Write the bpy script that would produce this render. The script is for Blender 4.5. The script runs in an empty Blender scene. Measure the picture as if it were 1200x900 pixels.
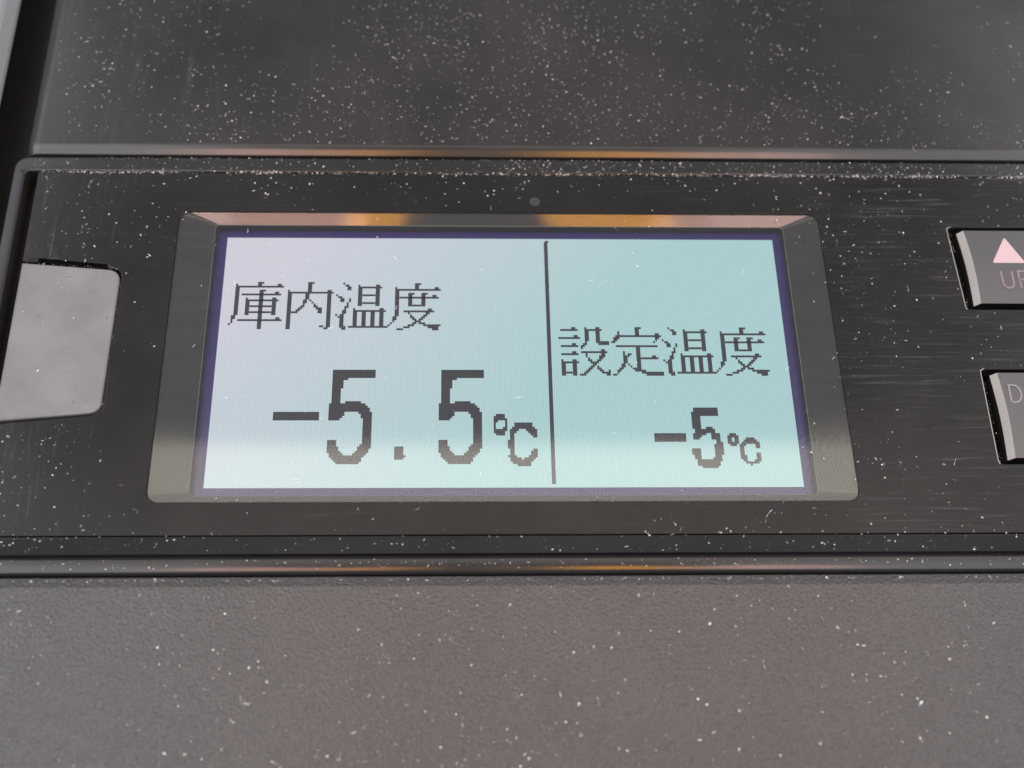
import bpy, bmesh, math, random
from mathutils import Vector, Matrix, noise

# ------------------------------------------------------------------ camera, world, lamps, exposure
S = 0.001                                   # everything below is written in millimetres
sc = bpy.context.scene
COL = sc.collection

cam_d = bpy.data.cameras.new("camera")
cam = bpy.data.objects.new("camera", cam_d)
COL.objects.link(cam)
sc.camera = cam
cam_d.sensor_fit = 'HORIZONTAL'
cam_d.sensor_width = 36.0
cam_d.lens = 36.0 * 1620.8 / 1200.0
cam_d.clip_start = 0.005
cam_d.clip_end = 50.0
RX = Vector((0.99927807, -0.01769045, 0.03362122))
RY = Vector((-0.00056313, 0.87797737, 0.47870181))
RZ = Vector((-0.03798711, -0.47837516, 0.87733357))
M = Matrix((RX, RY, RZ)).transposed().to_4x4()
M.translation = Vector((-7.9625, -122.817, 211.799)) * S
cam.matrix_world = M
cam_d.dof.use_dof = True
cam_d.dof.focus_distance = 0.243
cam_d.dof.aperture_fstop = 14.0

world = bpy.data.worlds.new("World")
sc.world = world
world.use_nodes = True
bg = world.node_tree.nodes["Background"]
bg.inputs[0].default_value = (0.80, 0.90, 1.0, 1)
bg.inputs[1].default_value = 0.36


def lamp(name, loc, target, sx, sy, radiance, colour):
    """a soft rectangular lamp; radiance in W/m2/sr so its mirror image has a known brightness"""
    d = bpy.data.lights.new(name, 'AREA')
    d.shape = 'RECTANGLE'
    d.size, d.size_y = sx * S, sy * S
    d.energy = radiance * math.pi * sx * sy * S * S
    d.color = colour
    o = bpy.data.objects.new(name, d)
    COL.objects.link(o)
    o.location = Vector(loc) * S
    dr = Vector(target) - Vector(loc)
    o.rotation_euler = dr.to_track_quat('-Z', 'Y').to_euler()
    return o


# the bright opening ahead of the driver: its far edge is what the cover mirrors as the line across the screen
lamp("windscreen_light", (0, 223, 600), (0, 223, 0), 1300, 106, 2.3, (1.0, 0.92, 0.76))
# the openings to the left and right overhead; the photographer stands between them
lamp("overhead_left_light", (-460, -60, 600), (-460, -60, 0), 620, 450, 4.5, (0.94, 0.97, 1.0))
lamp("overhead_right_light", (460, -60, 600), (460, -60, 0), 620, 450, 3.2, (0.96, 0.96, 1.0))
# the side windows, left and right
lamp("left_window_light", (-440, 200, 380), (-440, 200, 0), 440, 520, 2.4, (0.84, 0.90, 1.0))
lamp("right_window_light", (490, 190, 380), (490, 190, 0), 440, 520, 1.8, (0.93, 0.95, 1.0))
# added lamps in place of the photographer's hands, mirrored in the surround's top slope
for nm, x, w, rad, c in (("pink_light", -76, 52, 12.5, (1.0, 0.52, 0.40)),
                         ("orange_light", -39, 19, 17.0, (1.0, 0.40, 0.0)),
                         ("orange_light", 47, 40, 17.0, (1.0, 0.40, 0.0)),
                         ("pink_light", 96, 52, 12.5, (1.0, 0.52, 0.42))):
    lamp(nm, (x, -14, 240), (x * 0.5, 28, 0), w, 50, rad, c)

sc.view_settings.view_transform = 'Standard'
sc.view_settings.look = 'None'
sc.view_settings.exposure = 0.0
sc.view_settings.gamma = 1.0
sc.cycles.use_denoising = True
sc.cycles.denoiser = 'OPENIMAGEDENOISE'
sc.cycles.denoising_input_passes = 'RGB_ALBEDO_NORMAL'
sc.cycles.denoising_prefilter = 'ACCURATE'
sc.cycles.max_bounces = 8
sc.cycles.transparent_max_bounces = 12


# ------------------------------------------------------------------ helpers
def tag(o, label=None, cat=None, group=None, kind=None):
    if label: o['label'] = label
    if cat: o['category'] = cat
    if group: o['group'] = group
    if kind: o['kind'] = kind
    return o


def empty(name, loc):
    o = bpy.data.objects.new(name, None)
    o.empty_display_size = 0.01
    COL.objects.link(o)
    o.location = Vector(loc) * S
    return o


def link(name, bm, mat, parent=None, smooth=False, sharp=40):
    """link a bmesh written in mm as ONE mesh object (its origin stays at the scene origin)"""
    bm.normal_update()
    me = bpy.data.meshes.new(name)
    for v in bm.verts:
        v.co *= S
    bmesh.ops.recalc_face_normals(bm, faces=bm.faces) if len(bm.faces) < 60000 else None
    bm.to_mesh(me)
    bm.free()
    for m in (mat if isinstance(mat, (list, tuple)) else [mat]):
        me.materials.append(m)
    if smooth:
        me.shade_smooth()
        try:
            me.set_sharp_from_angle(angle=math.radians(sharp))
        except Exception:
            pass
    o = bpy.data.objects.new(name, me)
    COL.objects.link(o)
    if smooth:                                # big flat faces stay flat, only the rounded rims are smoothed
        wn = o.modifiers.new("weighted_normals", 'WEIGHTED_NORMAL')
        wn.keep_sharp = True
        wn.weight = 100
    if parent: o.parent = parent
    return o


def rrect(x0, y0, x1, y1, r, n=6):
    """rounded rectangle, r = radius or (bl, br, tr, tl)"""
    if not isinstance(r, (tuple, list)): r = (r,) * 4
    pts = []
    for (cx, cy, a, rr) in ((x0 + r[0], y0 + r[0], 180, r[0]), (x1 - r[1], y0 + r[1], 270, r[1]),
                            (x1 - r[2], y1 - r[2], 0, r[2]), (x0 + r[3], y1 - r[3], 90, r[3])):
        if rr <= 0:
            pts.append((cx, cy)); continue
        for k in range(n + 1):
            t = math.radians(a + 90 * k / n)
            pts.append((cx + rr * math.cos(t), cy + rr * math.sin(t)))
    return pts


def round_poly(pts, rad, n=5):
    """round every corner of a polygon; rad = one radius or one per corner"""
    out = []
    m = len(pts)
    for i in range(m):
        r = rad[i] if isinstance(rad, (list, tuple)) else rad
        p, a, b = Vector(pts[i]), Vector(pts[i - 1]), Vector(pts[(i + 1) % m])
        if r <= 0:
            out.append(tuple(p)); continue
        u, v = (a - p).normalized(), (b - p).normalized()
        ang = u.angle(v)
        d = min(r / math.tan(ang / 2), (a - p).length * .49, (b - p).length * .49)
        p0, p1 = p + u * d, p + v * d
        for k in range(n + 1):
            t = k / n
            out.append(tuple((1 - t) ** 2 * p0 + 2 * t * (1 - t) * p + t * t * p1))
    return out


def plate(bm, outlines, z0, z1, bev=0.0, seg=3):
    """a flat plate with holes: the outlines filled, given thickness z0..z1 and a rounded rim"""
    cu = bpy.data.curves.new("tmp", 'CURVE')
    cu.dimensions = '2D'
    cu.fill_mode = 'BOTH'
    for pts in outlines:
        sp = cu.splines.new('POLY')
        sp.points.add(len(pts) - 1)
        for i, p in enumerate(pts): sp.points[i].co = (p[0], p[1], 0, 1)
        sp.use_cyclic_u = True
    cu.extrude = (z1 - z0) / 2 - bev
    cu.bevel_depth = bev
    cu.bevel_resolution = seg
    cu.offset = -bev
    ob = bpy.data.objects.new("tmp", cu)
    COL.objects.link(ob)
    dg = bpy.context.evaluated_depsgraph_get()
    me = bpy.data.meshes.new_from_object(ob.evaluated_get(dg))
    tmp = bmesh.new()
    tmp.from_mesh(me)
    bmesh.ops.remove_doubles(tmp, verts=tmp.verts, dist=0.02)
    for v in tmp.verts: v.co.z += (z0 + z1) / 2
    tm = bpy.data.meshes.new("tmp")
    tmp.to_mesh(tm); tmp.free()
    bm.from_mesh(tm)
    bpy.data.objects.remove(ob); bpy.data.curves.remove(cu)
    bpy.data.meshes.remove(me); bpy.data.meshes.remove(tm)


def extrude_x(bm, prof, x0, x1, n=1):
    """a closed (y, z) profile swept along x"""
    rings = []
    for k in range(n + 1):
        x = x0 + (x1 - x0) * k / n
        rings.append([bm.verts.new((x, y, z)) for y, z in prof])
    m = len(prof)
    for k in range(n):
        for i in range(m):
            j = (i + 1) % m
            bm.faces.new((rings[k][i], rings[k][j], rings[k + 1][j], rings[k + 1][i]))
    bm.faces.new(rings[0]); bm.faces.new(list(reversed(rings[-1])))


def arc(cx, cy, r, a0, a1, n=6):
    return [(cx + r * math.cos(math.radians(a0 + (a1 - a0) * k / n)),
             cy + r * math.sin(math.radians(a0 + (a1 - a0) * k / n))) for k in range(n + 1)]


def quad(bm, x0, y0, x1, y1, z):
    bm.faces.new([bm.verts.new(p) for p in ((x0, y0, z), (x1, y0, z), (x1, y1, z), (x0, y1, z))])


def slab(bm, x0, y0, x1, y1, z0, z1):
    v = [bm.verts.new((x, y, z)) for z in (z0, z1) for x, y in ((x0, y0), (x1, y0), (x1, y1), (x0, y1))]
    for f in ((3, 2, 1, 0), (4, 5, 6, 7), (0, 1, 5, 4), (1, 2, 6, 5), (2, 3, 7, 6), (3, 0, 4, 7)):
        bm.faces.new([v[i] for i in f])


def stroke(bm, pts, w, z, h=0.03):
    """a printed line: a very shallow raised ribbon along pts"""
    P = [Vector(p) for p in pts]
    top = []
    for i, p in enumerate(P):
        a = (P[i] - P[i - 1]).normalized() if i else (P[1] - P[0]).normalized()
        b = (P[i + 1] - P[i]).normalized() if i < len(P) - 1 else a
        n = Vector((-(a + b).y, (a + b).x)).normalized()
        k = w / 2 / max(.5, n.dot(Vector((-a.y, a.x))))
        top.append((p + n * k, p - n * k))
    L = [[bm.verts.new((q.x, q.y, z + dz)) for q in pr] for pr in top for dz in (0,)]
    H = [[bm.verts.new((q.x, q.y, z + h)) for q in pr] for pr in top]
    for i in range(len(P) - 1):
        bm.faces.new((H[i][0], H[i][1], H[i + 1][1], H[i + 1][0]))
        bm.faces.new((L[i][0], H[i][0], H[i + 1][0], L[i + 1][0]))
        bm.faces.new((L[i][1], L[i + 1][1], H[i + 1][1], H[i][1]))


# ------------------------------------------------------------------ materials
def mat(name):
    m = bpy.data.materials.new(name)
    m.use_nodes = True
    nt = m.node_tree
    nt.nodes.clear()
    out = nt.nodes.new('ShaderNodeOutputMaterial')
    return m, nt, out


def N(nt, t, **kw):
    n = nt.nodes.new(t)
    for k, v in kw.items():
        if k.startswith('i_'):
            n.inputs[k[2:].replace('_', ' ')].default_value = v
        else:
            setattr(n, k, v)
    return n


def coords(nt, scale=(1, 1, 1), rot=(0, 0, 0)):
    """object coordinates in millimetres, then scaled"""
    tc = N(nt, 'ShaderNodeTexCoord')
    mp = N(nt, 'ShaderNodeMapping')
    mp.inputs['Scale'].default_value = tuple(1000.0 * s for s in scale)
    mp.inputs['Rotation'].default_value = rot
    nt.links.new(tc.outputs['Object'], mp.inputs['Vector'])
    return mp.outputs['Vector']


def noise_tex(nt, vec, scale, detail=3.0, rough=.55):
    n = N(nt, 'ShaderNodeTexNoise')
    n.inputs['Scale'].default_value = scale
    n.inputs['Detail'].default_value = detail
    n.inputs['Roughness'].default_value = rough
    nt.links.new(vec, n.inputs['Vector'])
    return n.outputs['Fac']


def ramp(nt, fac, stops):
    r = N(nt, 'ShaderNodeValToRGB')
    els = r.color_ramp.elements
    while len(els) < len(stops): els.new(0.5)
    for e, (p, c) in zip(els, stops):
        e.position = p
        e.color = c if len(c) == 4 else (*c, 1)
    nt.links.new(fac, r.inputs['Fac'])
    return r.outputs['Color']


def g(v): return (v, v, v, 1)


def mathn(nt, op, a, b=None):
    n = N(nt, 'ShaderNodeMath', operation=op)
    for i, x in enumerate((a, b)):
        if x is None: continue
        if isinstance(x, (int, float)): n.inputs[i].default_value = x
        else: nt.links.new(x, n.inputs[i])
    return n.outputs[0]


def mixc(nt, fac, a, b):
    n = N(nt, 'ShaderNodeMix', data_type='RGBA')
    for idx, x in ((0, fac), (6, a), (7, b)):
        if isinstance(x, (int, float, tuple)): n.inputs[idx].default_value = x
        else: nt.links.new(x, n.inputs[idx])
    return n.outputs[2]


def plastic(name, col, rough, ior=1.45, grain=0.0, grain_scale=1.5, wear=0.0, wear_col=(.3, .3, .31, 1),
            film=0.0, film_col=(.30, .30, .31, 1), hair=None, rough_var=.08, film_scale=.02):
    """moulded plastic: uneven gloss, fine grain, a patchy film of dirt and hairline scratches"""
    m, nt, out = mat(name)
    b = N(nt, 'ShaderNodeBsdfPrincipled')
    b.inputs['IOR'].default_value = ior
    v = coords(nt)
    base = col if len(col) == 4 else (*col, 1)
    c = base
    if film:
        patch = ramp(nt, noise_tex(nt, v, film_scale, 6, .6), [(.30, g(.25)), (.80, g(1))])
        c = mixc(nt, mathn(nt, 'MULTIPLY', patch, film), c, film_col)
    if wear:
        fine = ramp(nt, noise_tex(nt, v, 2.4, 3, .7), [(.60, g(0)), (.72, g(1))])
        c = mixc(nt, mathn(nt, 'MULTIPLY', fine, wear), c, wear_col)
    if hair:
        for (sx, sy, x0, x1, amt, rot) in hair:         # streaks (fine scratches, painted glare) over a band of x (mm)
            vv = coords(nt, (sx, sy, 1), (0, 0, math.radians(rot)))
            hl = ramp(nt, noise_tex(nt, vv, 1.0, 4, .75), [(.58, g(0)), (.74, g(1))])
            sep = N(nt, 'ShaderNodeSeparateXYZ'); nt.links.new(v, sep.inputs[0])
            mr = N(nt, 'ShaderNodeMapRange'); mr.inputs[1].default_value = x0; mr.inputs[2].default_value = x1
            mr.inputs[3].default_value = 0; mr.inputs[4].default_value = amt
            nt.links.new(sep.outputs[0], mr.inputs[0])
            big = ramp(nt, noise_tex(nt, v, .05, 3, .6), [(.35, g(.25)), (.65, g(1))])
            f = mathn(nt, 'MULTIPLY', mathn(nt, 'MULTIPLY', hl, mr.outputs[0]), big)
            c = mixc(nt, f, c, wear_col)
    if isinstance(c, tuple): b.inputs['Base Color'].default_value = c
    else: nt.links.new(c, b.inputs['Base Color'])
    r = mathn(nt, 'ADD', mathn(nt, 'MULTIPLY', noise_tex(nt, v, .12, 5, .6), rough_var * 2), rough - rough_var)
    nt.links.new(r, b.inputs['Roughness'])
    if grain:
        h = noise_tex(nt, v, grain_scale, 2, .55)
        bp = N(nt, 'ShaderNodeBump')
        bp.inputs['Strength'].default_value = 1.0
        bp.inputs['Distance'].default_value = grain * S
        nt.links.new(h, bp.inputs['Height'])
        nt.links.new(bp.outputs[0], b.inputs['Normal'])
    nt.links.new(b.outputs[0], out.inputs[0])
    return m


M_panel = plastic('gloss_black_panel', (.007, .007, .0075), .17, ior=1.24, grain=.003, grain_scale=1.2, film=.06, wear=.05,
                  hair=((1.1, .035, -64, -84, .26, 2), (.9, .05, -60, -84, .18, -9), (.03, 1.5, 48, 78, .34, 2), (.05, 1.2, 40, 80, .26, -11),
                        (.04, .8, -90, -40, .07, 18), (.03, .5, -60, 60, .05, 9)))
M_rim = plastic('black_housing', (.011, .011, .012), .17, ior=1.37, grain=.003, film=.07, wear=.07)
M_cover = plastic('dusty_black_cover', (.010, .010, .0105),   .20, ior=1.38, grain=.003, film=.11, wear=.08, film_col=(.30, .29, .28, 1),
                  hair=((.10, .012, 10, -95, .14, 4), (.5, .03, 130, -95, .08, 2), (.02, .3, 30, 110, .12, 6)))  # widest left streaks put the hazy vertical glare into the colour
M_trim = plastic('textured_black_console', (.034, .034, .036), .36, ior=1.5, grain=.30, grain_scale=1.9, film=.26,
                 film_col=(.108, .109, .112, 1))
M_bezel = plastic('satin_black_surround', (.018, .018, .018), .07, ior=1.43, grain=0, film=.06, rough_var=.03)
M_wall = plastic('matt_black_recess', (.012, .012, .012), .5, ior=1.4)
M_key = plastic('grey_rubber_key', (.092, .093, .098), .36, ior=1.48, grain=.010, grain_scale=1.0, film=.75, film_scale=.09,
                film_col=(.21, .207, .21, 1), wear=.14, hair=((.9, .06, -30, -60, .12, 8), (.12, .9, -30, -60, .10, -20)))
M_cap = plastic('grey_button_cap', (.044, .044, .048), .33, ior=1.5, grain=.012, grain_scale=2, film=.15)
M_capedge = plastic('button_edge_highlight', (.33, .335, .335), .35, ior=1.5, film=.2)  # the bevel's specular highlight put into a pale base colour
M_dark = plastic('cavity_black', (.008, .009, .010), .5, ior=1.3)
M_grey = plastic('grey_trim', (.15, .165, .18), .4, ior=1.45, grain=.01, film=.2)
M_pink = plastic('pink_print', (.47, .36, .39), .5)
M_pinkline = plastic('faded_pink_print', (.22, .155, .165), .5)
M_greyline = plastic('faded_grey_print', (.20, .19, .21), .5)
M_mark = plastic('faint_grey_mark', (.032, .032, .033), .5)
M_border = plastic('violet_screen_border', (.022, .016, .10), .22, ior=1.5, rough_var=.03)
M_inedge = plastic('thin_edge_highlight', (.22, .22, .21), .35, ior=1.5)  # pale colour painting the highlight along thin edges


def dust_mat():
    m, nt, out = mat('pale_dust')
    b = N(nt, 'ShaderNodeBsdfPrincipled')
    b.inputs['Roughness'].default_value = .9
    v = coords(nt)
    c = ramp(nt, noise_tex(nt, v, 1.6, 2, .6), [(.30, (.05, .05, .048)), (.43, (.15, .148, .142)), (.53, (.35, .345, .335)), (.64, (.82, .82, .81))])
    nt.links.new(c, b.inputs['Base Color'])
    nt.links.new(b.outputs[0], out.inputs[0])
    return m


M_dust = dust_mat()
M_lint = plastic('white_lint', (.86, .86, .86), .8)


def window_mat():
    m, nt, out = mat('clear_cover')
    tr = N(nt, 'ShaderNodeBsdfTransparent'); tr.inputs[0].default_value = (.97, .97, .965, 1)
    gl = N(nt, 'ShaderNodeBsdfGlossy'); gl.inputs['Roughness'].default_value = .06
    df = N(nt, 'ShaderNodeBsdfDiffuse'); df.inputs[0].default_value = (.45, .45, .44, 1)
    m1 = N(nt, 'ShaderNodeMixShader'); m2 = N(nt, 'ShaderNodeMixShader')
    v = coords(nt)
    hz = ramp(nt, noise_tex(nt, coords(nt, (.06, .5, 1), (0, 0, math.radians(14))), 1.0, 5, .7), [(.30, g(.006)), (.80, g(.020))])
    m1.inputs[0].default_value = .038
    nt.links.new(tr.outputs[0], m1.inputs[1]); nt.links.new(gl.outputs[0], m1.inputs[2])
    nt.links.new(hz, m2.inputs[0])
    nt.links.new(m1.outputs[0], m2.inputs[1]); nt.links.new(df.outputs[0], m2.inputs[2])
    nt.links.new(m2.outputs[0], out.inputs[0])
    return m


M_window = window_mat()
PX, PY = 0.4, 51.2 / 121.58                # dot pitch of the display


def lcd_mat(name, teal, violet, strength, grid):
    """a backlit display: cool backlight, a little violet towards one corner as this panel has, a dot grid"""
    m, nt, out = mat(name)
    v = coords(nt)
    sep = N(nt, 'ShaderNodeSeparateXYZ'); nt.links.new(v, sep.inputs[0])
    t = mathn(nt, 'ADD', mathn(nt, 'MULTIPLY', sep.outputs[0], -.0135), mathn(nt, 'MULTIPLY', sep.outputs[1], .0120))
    t = mathn(nt, 'ADD', t, mathn(nt, 'MULTIPLY', noise_tex(nt, v, .02, 2), .25))
    tint = mixc(nt, ramp(nt, mathn(nt, 'ADD', t, .05), [(.0, g(0)), (1, g(1))]), teal, violet)
    if grid:
        fx = mathn(nt, 'FRACT', mathn(nt, 'DIVIDE', mathn(nt, 'ADD', sep.outputs[0], 51.2), PX))
        fy = mathn(nt, 'FRACT', mathn(nt, 'DIVIDE', mathn(nt, 'SUBTRACT', 25.6, sep.outputs[1]), PY))
        lx = mathn(nt, 'LESS_THAN', fx, .22)
        ly = mathn(nt, 'LESS_THAN', fy, .16)
        d = mathn(nt, 'SUBTRACT', 1.0, mathn(nt, 'ADD', mathn(nt, 'MULTIPLY', lx, .17), mathn(nt, 'MULTIPLY', ly, .08)))
        vm = N(nt, 'ShaderNodeVectorMath', operation='SCALE')
        nt.links.new(tint, vm.inputs[0]); nt.links.new(d, vm.inputs['Scale'])
        tint = vm.outputs[0]
    b = N(nt, 'ShaderNodeBsdfPrincipled')
    b.inputs['Base Color'].default_value = (.02, .02, .025, 1)
    b.inputs['Roughness'].default_value = .06
    b.inputs['IOR'].default_value = 1.55
    nt.links.new(tint, b.inputs['Emission Color'])
    b.inputs['Emission Strength'].default_value = strength
    nt.links.new(b.outputs[0], out.inputs[0])
    return m


M_lcd = lcd_mat('backlit_display', (.415, .665, .68, 1), (.68, .68, .78, 1), 1.0, True)
M_seg = lcd_mat('dark_dots', (.004, .005, .010, 1), (.007, .007, .011, 1), 1.0, False)

BIG5 = [[67,100,19],[68,100,19],[69,100,19],[70,100,19],[71,100,7],[72,100,5],[73,100,5],[74,100,5],[75,100,5],[76,100,4],[77,100,4],[78,100,4],[79,100,4],[80,100,4],[81,100,4],[82,100,4],[82,106,7],[83,99,16],[84,99,17],[85,99,18],[86,99,18],[87,99,7],[87,112,6],[88,99,7],[88,113,5],[89,99,6],[89,113,5],[90,99,5],[90,114,4],[91,114,4],[92,114,4],[93,114,4],[94,114,4],[95,114,4],[96,114,4],[97,114,4],[98,114,4],[99,114,4],[100,99,4],[100,114,4],[101,99,4],[101,114,4],[102,99,4],[102,113,5],[103,99,5],[103,112,6],[104,99,5],[104,112,5],[105,99,6],[105,111,6],[106,100,6],[106,110,6],[107,100,15],[108,101,13],[109,102,12],[110,103,10]]
DOT = [[103,80,4],[104,80,4],[105,80,4],[106,80,4],[107,80,5],[108,80,4]]
BIGDEG = [[88,124,4],[89,123,5],[90,123,6],[91,123,2],[91,128,1],[92,123,1],[92,128,1],[93,123,1],[93,128,1],[94,123,1],[94,127,2],[95,123,6],[96,123,5],[97,124,4]]
BIGC = [[92,132,8],[93,132,8],[94,131,10],[95,130,4],[95,137,5],[96,130,3],[96,138,4],[97,130,2],[97,139,3],[98,130,2],[98,140,2],[99,130,2],[100,129,3],[101,129,3],[102,129,3],[103,129,3],[104,130,2],[104,140,2],[105,130,2],[105,139,3],[106,130,2],[106,139,3],[107,129,4],[107,138,4],[108,130,5],[108,136,5],[109,130,10],[110,131,8],[111,133,6]]
SMALL5 = [[85,211,11],[86,211,11],[87,210,12],[88,210,12],[89,210,4],[90,210,4],[91,210,4],[92,210,4],[93,210,4],[94,210,4],[94,216,3],[95,211,9],[96,211,9],[97,210,6],[97,218,4],[98,210,4],[98,218,4],[99,210,3],[99,218,4],[100,220,2],[101,220,3],[102,219,4],[103,219,4],[104,209,4],[104,219,4],[105,209,4],[105,219,4],[106,209,4],[106,219,4],[107,210,3],[107,219,3],[108,210,3],[108,218,4],[109,211,11],[110,211,10],[111,211,10],[112,213,7]]
SMALLDEG = [[97,226,3],[98,225,5],[99,225,2],[99,228,2],[100,225,2],[100,228,2],[101,225,5],[102,226,3]]
SMALLC = [[99,233,4],[100,232,6],[101,231,8],[102,230,3],[102,237,2],[103,230,2],[103,237,2],[104,230,2],[105,230,2],[106,230,2],[106,237,2],[107,230,3],[107,237,2],[108,230,3],[108,237,2],[109,231,2],[109,236,3],[110,232,6],[111,234,1]]
# ------------------------------------------------------------------ the setting: the dark hollow the parts sit in
bm = bmesh.new()
slab(bm, -190, -170, 190, 170, -14, -9)
tag(link('mounting_base', bm, M_dark), kind='structure')

# upper cover: one smooth raised lid with a rounded front edge
bm = bmesh.new()
CT = .42
front = [(42.42, -7.5), (42.42, -.95), (42.46, -.62), (42.56, -.40), (42.66, -.34), (43.36, 0.0)]
for k in range(1, 9):                                  # from the narrow chamfer over to the flat
    u = k / 8
    front.append((43.36 + 1.7 * u, CT * (1 - (1 - u) ** 2)))
prof = front + [(150, CT), (150, -7.5)]
rings = []
for k in range(11):                                    # the left end rolls off over 4 mm
    u = k / 10
    x = -89.9 + 2.4 * (1 - math.cos(u * math.pi / 2))
    drop = 1.3 * (1 - math.sin(u * math.pi / 2))
    rings.append([bm.verts.new((x, y, z if z <= -7 else z - drop)) for y, z in prof])
rings.append([bm.verts.new((150, y, z)) for y, z in prof])
for r0, r1 in zip(rings, rings[1:]):
    for i in range(len(prof)):
        j = (i + 1) % len(prof)
        bm.faces.new((r0[i], r0[j], r1[j], r1[i]))
bm.faces.new(rings[0]); bm.faces.new(rings[-1][::-1])
cover = link('upper_cover', bm, M_cover, smooth=True, sharp=18)
tag(cover, 'smooth black cover with rounded front edge above the display panel, thick with white dust', 'cover')

# lower console: grained plastic
bm = bmesh.new()
prof = [(-150, -8), (-150, 0), (-44.55, 0)] + arc(-44.5, -.3, .3, 90, 68, 2) + [(-42.75, -.55)] + arc(-42.8, -.8, .25, 70, 0, 3) + [(-42.55, -8)]
extrude_x(bm, prof, -170, 170)
console = link('lower_console', bm, M_trim, smooth=True, sharp=15)
tag(console, 'grained dark grey brown plastic console below the display panel, speckled with dust', 'console')

# grey trim at the upper left corner, beyond the dark gap
bm = bmesh.new()
prof2 = [(-150, -8), (-150, 1.6), (-99.2, 1.6), (-97.0, -.4), (-97.0, -1.2), (-100.5, -1.2), (-100.5, -8)]
r0 = [bm.verts.new((x, 10, z)) for x, z in prof2]
r1 = [bm.verts.new((x, 150, z)) for x, z in prof2]
for i in range(7):
    j = (i + 1) % 7
    bm.faces.new((r0[i], r0[j], r1[j], r1[i]))
bm.faces.new(r0); bm.faces.new(r1[::-1])
bmesh.ops.bevel(bm, geom=[e for e in bm.edges if abs(e.verts[0].co.y - e.verts[1].co.y) > 50], offset=.25, segments=2, affect='EDGES')
tag(link('corner_trim', bm, M_grey, smooth=True), 'pale grey bevelled trim strip at the upper left corner beyond a dark gap', 'trim')

# ------------------------------------------------------------------ the temperature controller
unit = empty('temperature_controller', (0, 0, -8))
tag(unit, 'black temperature controller panel with lit display reading -5.5 and UP and DOWN buttons', 'controller')


def part(name, bm, m, parent=None, smooth=False, sharp=40):
    p = parent or unit
    o = link(name, bm, m, None, smooth, sharp)
    o.parent = p
    o.matrix_parent_inverse = Matrix.Translation(-Vector((0, 0, -8)) * S)   # every part keeps the scene origin
    if p is not unit:
        o.matrix_parent_inverse = Matrix.Identity(4)
    return o


XR = 118.0
# housing: raised rim along the top and the left, lower lip and ledge, and the floor of the groove
bm = bmesh.new()
ring = [(-91.7, -36), (-91.7, 41.7), (XR, 41.7), (XR, 38.3), (-89.4, 38.3), (-89.4, -36)]
plate(bm, [round_poly(ring, [0, 3.0, 0, 0, .8, 0], 6)], -8, -.05, bev=.45, seg=3)
lip = ([(-35.75, -8), (-35.75, -.14), (-35.85, -.06)] + arc(-36.1, -.45, .42, 80, 66, 2) +
       [(-38.3, -1.35)] + arc(-38.3, -1.65, .3, 60, 0, 3) + [(-38.0, -2.5), (-38.75, -2.5)] +
       arc(-39.0, -2.3, .25, 0, 90, 3) + [(-40.15, -2.05), (-40.75, -2.13)] + arc(-40.80, -2.9, .77, 85, 180, 6) + [(-41.55, -8)])
extrude_x(bm, lip, -91.7, XR)
slab(bm, -89.6, -35.6, XR - .1, 38.4, -7.9, -4.9)
housing = part('housing', bm, M_rim, smooth=True, sharp=35)

# faceplate with its openings
key_out = [(-87.15, 17.65), (-69.55, 16.05), (-69.15, -13.2), (-87.15, -14.9)]
bm = bmesh.new()
face_out = [(-87.0, -35.6), (XR - .2, -35.6), (XR - .2, 38.0), (-87.0, 38.0),
            (-87.0, 18.0), (-84.3, 18.0), (-84.2, 18.75), (-71.7, 17.45), (-71.6, 16.7), (-69.0, 16.35)]
kh = round_poly([(-87.0, -15.15), (-69.03, -13.3), (-68.85, 16.05), (-71.55, 16.6), (-71.65, 17.35), (-84.1, 18.65), (-84.2, 17.75), (-87.0, 17.95)],
                [0, 2.7, 2.5, 0, .2, .2, 0, 0])
outer = [(-87.0, -35.55), (XR - .2, -35.55), (XR - .2, 38.0), (-87.0, 38.0)] + kh[::-1]
holes = [rrect(-59.8, -29.65, 59.6, 29.3, 2.0),
         round_poly([(83.8, 26.3), (84.45, 8.2), (104.4, 8.2), (104.4, 26.3)], 1.0),
         round_poly([(84.7, -4.3), (84.6, -22.9), (104.6, -22.9), (104.6, -4.3)], 1.0)]
plate(bm, [outer] + holes, -3.2, 0, bev=.14, seg=2)
face = part('faceplate', bm, M_panel, smooth=True, sharp=35)

# pale strokes painting the bevel highlight beside the two button openings
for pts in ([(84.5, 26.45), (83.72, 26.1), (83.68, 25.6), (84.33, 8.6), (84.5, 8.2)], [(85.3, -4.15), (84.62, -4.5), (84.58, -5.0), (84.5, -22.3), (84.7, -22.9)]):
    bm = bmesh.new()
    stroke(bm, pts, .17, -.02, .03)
    part('socket_highlight', bm, M_inedge, face)

# faint round mark above the display
bm = bmesh.new()
for r0_, r1_ in ((.0, .35), (.42, .95)):
    ring0 = []
    for k in range(28):
        a = 2 * math.pi * k / 28
        ring0.append([bm.verts.new((6.2 + r * math.cos(a), 31.8 + r * math.sin(a), z)) for r, z in ((r0_, .002), (r0_ + .05, .02), (r1_ - .05, .02), (r1_, .002))])
    for k in range(28):
        a, b = ring0[k], ring0[(k + 1) % 28]
        for i in range(3): bm.faces.new((a[i], a[i + 1], b[i + 1], b[i]))
part('round_mark', bm, M_mark)

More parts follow.
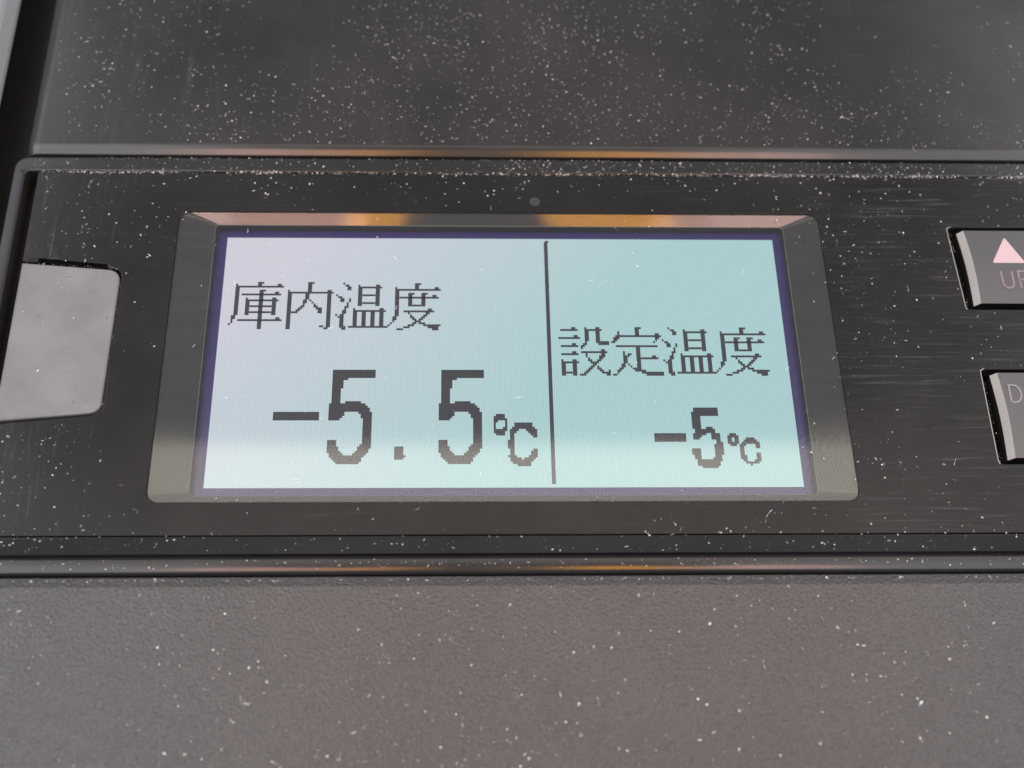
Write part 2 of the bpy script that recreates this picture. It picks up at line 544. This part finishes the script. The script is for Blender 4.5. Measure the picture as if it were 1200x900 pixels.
# sloping surround of the display: four slopes, then the walls down to the glass
bm = bmesh.new()
o_ = rrect(-59.75, -29.6, 59.55, 29.25, 2.0, 5)
i_ = rrect(-53.2, -27.95, 53.0, 27.15, .7, 5)
w_ = rrect(-53.15, -27.9, 52.95, 27.1, .7, 5)
levels = [(o_, -.55), (i_, -1.42), (w_, -1.5), (w_, -3.9)]
rings = [[bm.verts.new((x, y, z)) for x, y in pts] for pts, z in levels]
n_ = len(o_)
for a, b, mi in ((0, 1, 0), (1, 2, 2), (2, 3, 1)):  # the narrow inner step takes the painted highlight colour
    for k in range(n_):
        f = bm.faces.new((rings[a][k], rings[a][(k + 1) % n_], rings[b][(k + 1) % n_], rings[b][k]))
        f.material_index = mi
top = [bm.verts.new((x, y, -3.0)) for x, y in o_]
for k in range(n_): bm.faces.new((top[k], top[(k + 1) % n_], rings[0][(k + 1) % n_], rings[0][k]))
part('display_surround', bm, [M_bezel, M_wall, M_inedge], smooth=True, sharp=12)

# the display itself
bm = bmesh.new()
slab(bm, -51.2, -25.6, 51.2, 25.6, -4.4, -3.4)
lcd = part('display_screen', bm, M_lcd)
bm = bmesh.new()
plate(bm, [[(-56, -30.5), (56, -30.5), (56, 30), (-56, 30)], [(-51.2, -25.6), (51.2, -25.6), (51.2, 25.6), (-51.2, 25.6)]], -4.3, -3.36)
part('screen_border', bm, M_border, lcd)


def dots(name, runs, m=None):
    """lit-off dots of the display, merged along each row: (row, first column, count)"""
    b = bmesh.new()
    for r, c, n in runs:
        x0, y1 = -51.2 + c * PX, 25.6 - r * PY
        slab(b, x0 + .012, y1 - PY + .012, x0 + n * PX - .012, y1 + .001, -3.401, -3.385)
    return part(name, b, m or M_seg, lcd)


def glyph(spec, x0, y0):
    """spec: list of (rows, columns) written 'a-b' for spans"""
    runs = []
    def rng(t):
        t = str(t)
        if '-' in t:
            a, b = t.split('-'); return int(a), int(b)
        return int(t), int(t)
    for rows, cols in spec:
        ra, rb = rng(rows)
        for c in cols.split(','):
            ca, cb = rng(c)
            for r in range(ra, rb + 1): runs.append((y0 + r, x0 + ca, cb - ca + 1))
    return runs


KO = [(0, '12-14'), (1, '2,12-13,21-22'), (2, '2-23'), ('3-16', '2-3'), (17, '1-2'), (18, '1-2'), ('19-20', '1'), (21, '0'),
      (4, '13-15'), ('5-23', '13-14'), (5, '20-21'), (6, '5-22'), (8, '7,19-20'), (9, '7-21'), ('10-16', '7-8,19-20'),
      (12, '9-18'), (15, '9-18'), (18, '21-22'), (19, '4-23')]
NAI = [(0, '11-13'), ('1-4', '11-12'), (4, '2,20-21'), (5, '2-22'), ('6-22', '2-3,20-21'), (23, '2-3,19-20'), (22, '17-18'),
       ('6-8', '10-11'), ('9-10', '9-10'), (11, '9'), (12, '8-9'), (13, '7-8'), (14, '6-7'), (15, '4-6'),
       (9, '12'), (10, '13'), (11, '14'), (12, '14-15'), (13, '15-17'), (14, '16-17'), (15, '16-17')]
ON = [(0, '3'), (1, '4-5'), ('2-3', '5-6'), (6, '0'), (7, '1-2'), ('8-9', '2-3'), ('8-9', '6'), ('10-11', '5'), (12, '4-5'), (13, '4'),
      ('14-15', '3-4'), (16, '0'), (17, '1'), ('16-22', '2-3'), (22, '4'), (23, '3-4'),
      (1, '10,18-19'), (2, '10-20'), ('3-11', '10-11,18-19'), (6, '12-17'), (10, '12-17'),
      (13, '8,20-21'), (14, '8-22'), ('15-21', '8-9,12-13,16-17,20-21'), (22, '6-23')]
DO = [(0, '12-14'), ('1-2', '12-13'), (2, '3,21-22'), (3, '3-23'), ('4-16', '3-4'), (17, '2-3'), (18, '2-3'), (19, '2'), (20, '1'), (21, '0'),
      (5, '9-11,15-17'), ('6-11', '9-10,15-16'), (6, '20-21'), (7, '5-22'), (11, '11-14'),
      (13, '18-19'), (14, '7-20'), (15, '9,17-18'), (16, '10,16-17'), (17, '10-11,15-16'), (18, '11-12,14-15'), (19, '12-14'),
      (20, '11-12,14-16'), (21, '9-11,16-17,18-23'), (22, '7-9,18-22'), (23, '4-6,20-22')]
SETSU = [(0, '7-8,13,18-19'), (1, '2-9,13-20'), ('2-6', '13-14'), ('2-7', '18-19'), (7, '13,20-23'), (8, '12-13,19-23'), (9, '11-12'), (10, '11'),
         (4, '8-9'), (5, '1-10'), (8, '7-8'), (9, '2-9'), (12, '7-8'), (13, '2-9'),
         (16, '2,7-8'), (17, '2-9'), ('18-23', '2-3,7-8'), (22, '4-6'),
         (11, '20-21'), (12, '11-22'), (13, '13,20-21'), (14, '13,19-21'), (15, '14,19-20'), (16, '14-15,18-19'), (17, '15-16,17-18'),
         (18, '16-17'), (19, '15-16,18'), (20, '14-15,18-19'), (21, '13-14,19-20,23'), (22, '12-13,20-23'), (23, '10-12,22-23')]
TEI = [(0, '12-14'), ('1-3', '12-13'), ('2-3', '4'), (3, '21-22'), (4, '3-23'), (5, '2-4,21-22'), (6, '2-3,21'), (7, '1-2,20'),
       (9, '3-21'), ('10-20', '12-13'), (14, '19-20'), (15, '14-21'), (12, '6'), (13, '6,8-9'), ('14-15', '6-7'), ('16-17', '6-7'),
       (14, '8'), (18, '5-6'), (19, '5-6'), (20, '4-5'), (21, '3-4'), (22, '3'), (23, '1-2'),
       (18, '8'), (19, '9'), (20, '10-11'), (21, '11-15'), (22, '14-23'), (23, '16-23')]
KOF, SOF = 23.2, 45.8
dots('caption_text', glyph(KO, 3.8, KOF) + glyph(NAI, 27.7, KOF) + glyph(ON, 51.7, KOF + .25) + glyph(DO, 75.6, KOF + .4))
dots('caption_text', glyph(SETSU, 151.7, SOF) + glyph(TEI, 175.6, SOF) + glyph(ON, 199.6, SOF) + glyph(DO, 223.4, SOF))
dots('divider_line', [(1, 148, 1.8)] + [(r, 147.6, 1.8) for r in range(2, 120)])
dots('reading_text', [(r, 27, 20) for r in range(87, 91)] + [(r, c - 48, n) for r, c, n in BIG5] + DOT + BIG5)
dots('reading_text', [(r, 193, 14) for r in range(97, 101)] + SMALL5)
dots('unit_symbol', BIGDEG + BIGC)
dots('unit_symbol', SMALLDEG + SMALLC)

# clear cover over the display
bm = bmesh.new()
plate(bm, [rrect(-59.72, -29.57, 59.52, 29.22, 1.95)], -.45, -.03)
part('clear_window', bm, M_window)

# grey rubber key at the left edge of the panel
bm = bmesh.new()
plate(bm, [round_poly([(-86.9, 17.4), (-69.0, 15.85), (-69.15, -13.1), (-86.9, -14.75)], [.3, 2.6, 2.4, .3])], -3.2, .35, bev=.35, seg=3)
part('grey_key', bm, M_key, smooth=True, sharp=50)


def button(name, corners, lab, tri, letters, lm):
    """a rounded cap standing in its socket, with a highlight painted along its left edge, an arrow and a word"""
    b = bmesh.new()
    x0, x1, y0, y1, sh = corners
    NX, NY = 10, 8
    def zz(u, v): return .55 - .35 * (2 * v - 1) ** 2 * .6
    grid = []
    left = []
    for j in range(NY + 1):
        v = j / NY
        y = y0 + (y1 - y0) * v
        xl = x0 + sh * (1 - v) + .55 * math.sin(math.pi * v) * .6
        left.append((xl, y))
        grid.append([b.verts.new((xl + 1.0 + (x1 - xl - 2.2) * i / NX, y, zz(i / NX, v))) for i in range(NX + 1)])
    for j in range(NY):
        for i in range(NX):
            b.faces.new((grid[j][i], grid[j][i + 1], grid[j + 1][i + 1], grid[j + 1][i]))
    # skirt: left bevel (pale, highlight in its colour), right bevel, front and back
    lo = [b.verts.new((x, y, -.75)) for x, y in left]
    lo2 = [b.verts.new((x - .05, y, -3.1)) for x, y in left]
    ro = [b.verts.new((x1 - .2, y0 + (y1 - y0) * j / NY, -.75)) for j in range(NY + 1)]
    ro2 = [b.verts.new((x1 - .2, y0 + (y1 - y0) * j / NY, -3.1)) for j in range(NY + 1)]
    for j in range(NY):
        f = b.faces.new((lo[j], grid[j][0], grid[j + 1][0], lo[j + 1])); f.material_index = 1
        f = b.faces.new((lo2[j], lo[j], lo[j + 1], lo2[j + 1])); f.material_index = 2
        b.faces.new((grid[j][NX], ro[j], ro[j + 1], grid[j + 1][NX]))
        b.faces.new((ro[j], ro2[j], ro2[j + 1], ro[j + 1]))
    for j, s in ((0, 1), (NY, -1)):
        row = [lo2[j], lo[j]] + grid[j] + [ro[j], ro2[j]]
        f = b.faces.new(row); f.material_index = 2
    o = part(name, b, [M_cap, M_capedge, M_wall], smooth=True, sharp=30)
    tag(o, lab)
    t = bmesh.new()
    (ax, ay), (bx, by), (cx, cy) = tri
    pr = round_poly(list(tri), .25, 3)
    plate(t, [pr], .40, .62)
    a = part('arrow_symbol', t, M_pink, o)
    l = bmesh.new()
    for s in letters: stroke(l, s, .34, .53, .05)
    part('lettering', l, lm, o)
    return o


def U(x, y, w, h): return [[(x, y + h), (x, y + h * .3)] + [(x + w / 2 - w / 2 * math.cos(t), y + h * .3 - h * .3 * math.sin(t)) for t in [math.pi * k / 8 for k in range(1, 8)]] + [(x + w, y + h * .3), (x + w, y + h)]]
def Pq(x, y, w, h): return [[(x, y), (x, y + h), (x + w * .55, y + h)] + [(x + w * .55 + w * .45 * math.sin(t), y + h * .75 + h * .25 * math.cos(t)) for t in [math.pi * k / 8 for k in range(1, 8)]] + [(x + w * .55, y + h * .5), (x, y + h * .5)]]
def Dq(x, y, w, h): return [[(x, y), (x, y + h), (x + w * .4, y + h)] + [(x + w * .4 + w * .6 * math.sin(t), y + h * .5 + h * .5 * math.cos(t)) for t in [math.pi * k / 8 for k in range(1, 8)]] + [(x + w * .4, y), (x, y)]]
def Oq(x, y, w, h): return [[(x + w / 2 + w / 2 * math.cos(t), y + h / 2 + h / 2 * math.sin(t)) for t in [2 * math.pi * k / 16 for k in range(17)]]]
def Wq(x, y, w, h): return [[(x, y + h), (x + w * .25, y), (x + w * .5, y + h), (x + w * .75, y), (x + w, y + h)]]
def Nq(x, y, w, h): return [[(x, y), (x, y + h), (x + w, y), (x + w, y + h)]]


button('up_button', (85.65, 103.6, 9.3, 25.35, .5), 'dark grey button with a pink up arrow over the word UP',
       ((90.8, 18.0), (97.0, 18.0), (94.0, 23.7)), U(92.0, 12.5, 2.0, 3.7) + Pq(95.2, 12.5, 1.9, 3.7), M_pinkline)
button('down_button', (86.35, 103.9, -21.9, -5.2, .1), 'dark grey button marked DOWN with its arrow below the word',
       ((91.0, -14.5), (94.1, -20.0), (97.1, -14.5)),
       Dq(88.8, -11.2, 2.0, 3.4) + Oq(91.8, -11.2, 2.2, 3.4) + Wq(94.9, -11.2, 2.8, 3.4) + Nq(98.6, -11.2, 1.9, 3.4), M_greyline)

# ------------------------------------------------------------------ dust: grains and lint nobody could count
rnd = random.Random(11)


def grain(b, x, y, z, r):
    """one irregular crumb: a lopsided octahedron lying on the surface"""
    a = rnd.uniform(0, 6.28)
    el = rnd.choice((1, 1, 1.2, 1.6, 2.2))
    rx, ry, rz = r * el, r / el ** .5, r * rnd.uniform(.5, .95)
    ca, sa = math.cos(a), math.sin(a)
    P = []
    for (u, v, w) in ((1, 0, 0), (0, 1, 0), (-1, 0, 0), (0, -1, 0), (0, 0, 1), (0, 0, -.2)):
        k = rnd.uniform(.7, 1.15)
        u, v, w = u * rx * k + rnd.uniform(-.2, .2) * r, v * ry * k + rnd.uniform(-.2, .2) * r, w * rz * k
        P.append(b.verts.new((x + u * ca - v * sa, y + u * sa + v * ca, z + w)))
    for i in range(4):
        b.faces.new((P[i], P[(i + 1) % 4], P[4]))
        b.faces.new((P[(i + 1) % 4], P[i], P[5]))


def lint(b, x, y, z, L, w=.05):
    """a short curled fibre"""
    a, c = rnd.uniform(0, 6.28), rnd.uniform(-1.6, 1.6)
    p = Vector((x, y, z + w)); prev = None
    n = 7
    for k in range(n):
        d = Vector((math.cos(a), math.sin(a), 0)); s = Vector((-d.y, d.x, 0))
        ring = [b.verts.new(p + s * w), b.verts.new(p + Vector((0, 0, w))), b.verts.new(p - s * w), b.verts.new(p - Vector((0, 0, w)))]
        if prev:
            for i in range(4): b.faces.new((prev[i], prev[(i + 1) % 4], ring[(i + 1) % 4], ring[i]))
        prev = ring
        p = p + d * (L / n); a += c / n


def size(lo=.06, hi=.30, k=2.6):
    return lo + (hi - lo) * rnd.random() ** k


def clump(x, y, sc_):
    return noise.noise(Vector((x * sc_, y * sc_, 3.7)))


def z_lip(y):
    if y >= -35.75: return 0
    if y >= -38.3: return -.08 - (-36.0 - y) * .56 if y < -36 else -.06
    if y < -38.9 and y > -40.7: return -2.05
    return None


# on the upper cover
b = bmesh.new()
cnt = 0
while cnt < 7000:
    x, y = rnd.uniform(-87.3, 118), rnd.uniform(45.0, 100)
    w = .22 + .55 * math.exp(-((x - 15) / 55) ** 2) + .9 * clump(x, y, .05) + .6 * clump(x, y, .17) + .25 * math.exp(-(y - 44) / 12)
    if rnd.random() > w: continue
    grain(b, x, y, CT, size(.03, .19, 2.9)); cnt += 1
for k in range(50): lint(b, rnd.uniform(-85, 115), rnd.uniform(45, 84), CT, rnd.uniform(.5, 1.8), .035)
tag(link('cover_dust', b, M_dust), 'fine white dust scattered over the black cover above the display', 'dust', kind='stuff')

# on the controller: panel, window, and packed along the seams
b = bmesh.new()
bw = bmesh.new()                                        # what lies on the clear window
cnt = 0
while cnt < 1900:
    x, y = rnd.uniform(-86.5, 100), rnd.uniform(-38, 37.8)
    inwin = abs(x) < 59 and abs(y) < 29
    w = .16 + .55 * clump(x, y, .07) + (.55 * math.exp(-((x + 76) / 12) ** 2) if y > -5 else .25 * math.exp(-((x + 76) / 14) ** 2)) \
        + .35 * math.exp(-((x - 70) / 12) ** 2) + .9 * math.exp(-((y + 37) / 1.6) ** 2) + .5 * math.exp(-((y - 38) / 3) ** 2)
    if inwin: w *= .30
    if x < -69 and -15 < y < 18: w *= .25
    if x > 84 and (8 < y < 26 or -23 < y < -4): w *= 0
    if rnd.random() > w: continue
    z = -.03 if inwin else z_lip(y)
    if x < -69 and -15 < y < 18: z = .35
    if z is None: continue
    grain(bw if inwin else b, x, y, z, size(.03, .14, 3) if inwin else size(.035, .24, 3.4)); cnt += 1
for k in range(3200):                                   # the seam under the top rim
    x = rnd.uniform(-86.5, 116)
    if rnd.random() > .62 + .8 * clump(x, 0, .12): continue
    grain(b, x, 38.12 + rnd.gauss(0, .22), rnd.uniform(-.25, 0.0), size(.05, .24, 2.4))
for k in range(1500):                                    # on the rim
    x = rnd.uniform(-88, 116)
    if rnd.random() > .45 + .35 * (x > 0) + .7 * clump(x, 9, .06): continue
    grain(b, x, rnd.uniform(38.7, 41.6), -.05, size(.035, .19, 2.8))
for k in range(420):                                    # rear edge of the rim
    x = rnd.uniform(-78, 30)
    grain(b, x, 41.55 + rnd.gauss(0, .07), -.22, size(.05, .12, 2))
for k in range(110):                                    # round the grey key
    t = rnd.random()
    grain(b, -68.95 + .2 * (t - .5) + rnd.gauss(0, .14), -13.5 + 29 * t, rnd.uniform(-.1, .0), size(.03, .09, 2))
for k in range(60):
    t = rnd.random()
    grain(b, -86.8 + 17 * t, 17.75 - 1.5 * t + rnd.gauss(0, .12), 0, size(.03, .10, 2))
for k in range(45):                                    # in the button sockets
    y = rnd.uniform(8.8, 25.5)
    grain(b, 84.25 + (26 - y) * .035 + rnd.gauss(0, .22), y, rnd.uniform(-.6, -.1), size(.03, .09, 2))
    y = rnd.uniform(-22.3, -5)
    grain(b, 85.0 + rnd.gauss(0, .22), y, rnd.uniform(-.6, -.1), size(.03, .09, 2))
for k in range(300):                                    # on the ledge and against the lower lip
    grain(b, rnd.uniform(-88, 110), rnd.uniform(-40.6, -38.9), -2.05, size(.05, .2, 3))
for k in range(36):
    x, y = rnd.uniform(-80, 80), rnd.uniform(-40, 38)
    lint(bw if abs(x) < 59 and abs(y) < 29 else b, x, y, .0, rnd.uniform(.5, 1.6), .028)
lint(b, 43.0, -33.6, 0, 3.2, .05)
tag(link('window_dust', bw, M_lint), 'few white lint flecks lying on the clear window over the screen', 'dust', kind='stuff')
tag(link('panel_dust', b, M_dust), 'dust and lint on the black panel round the screen, packed along its top seam', 'dust', kind='stuff')

# on the lower console
b = bmesh.new()
cnt = 0
while cnt < 2000:
    x, y = rnd.uniform(-95, 110), rnd.uniform(-84, -44.6)
    w = .25 + .7 * clump(x, y, .06) + .35 * math.exp(-((x - 5) / 40) ** 2)
    if rnd.random() > w: continue
    grain(b, x, y, 0, size(.04, .31, 4.6)); cnt += 1
for k in range(620):
    x = rnd.uniform(-95, 110)
    grain(b, x, -43.1 - abs(rnd.gauss(0, .55)), -.38, size(.05, .24, 3))
for k in range(26): lint(b, rnd.uniform(-80, 80), rnd.uniform(-76, -45), 0, rnd.uniform(.6, 2.0), .035)
tag(link('console_dust', b, M_dust), 'white dust specks and fibres on the grained console below the display', 'dust', kind='stuff')
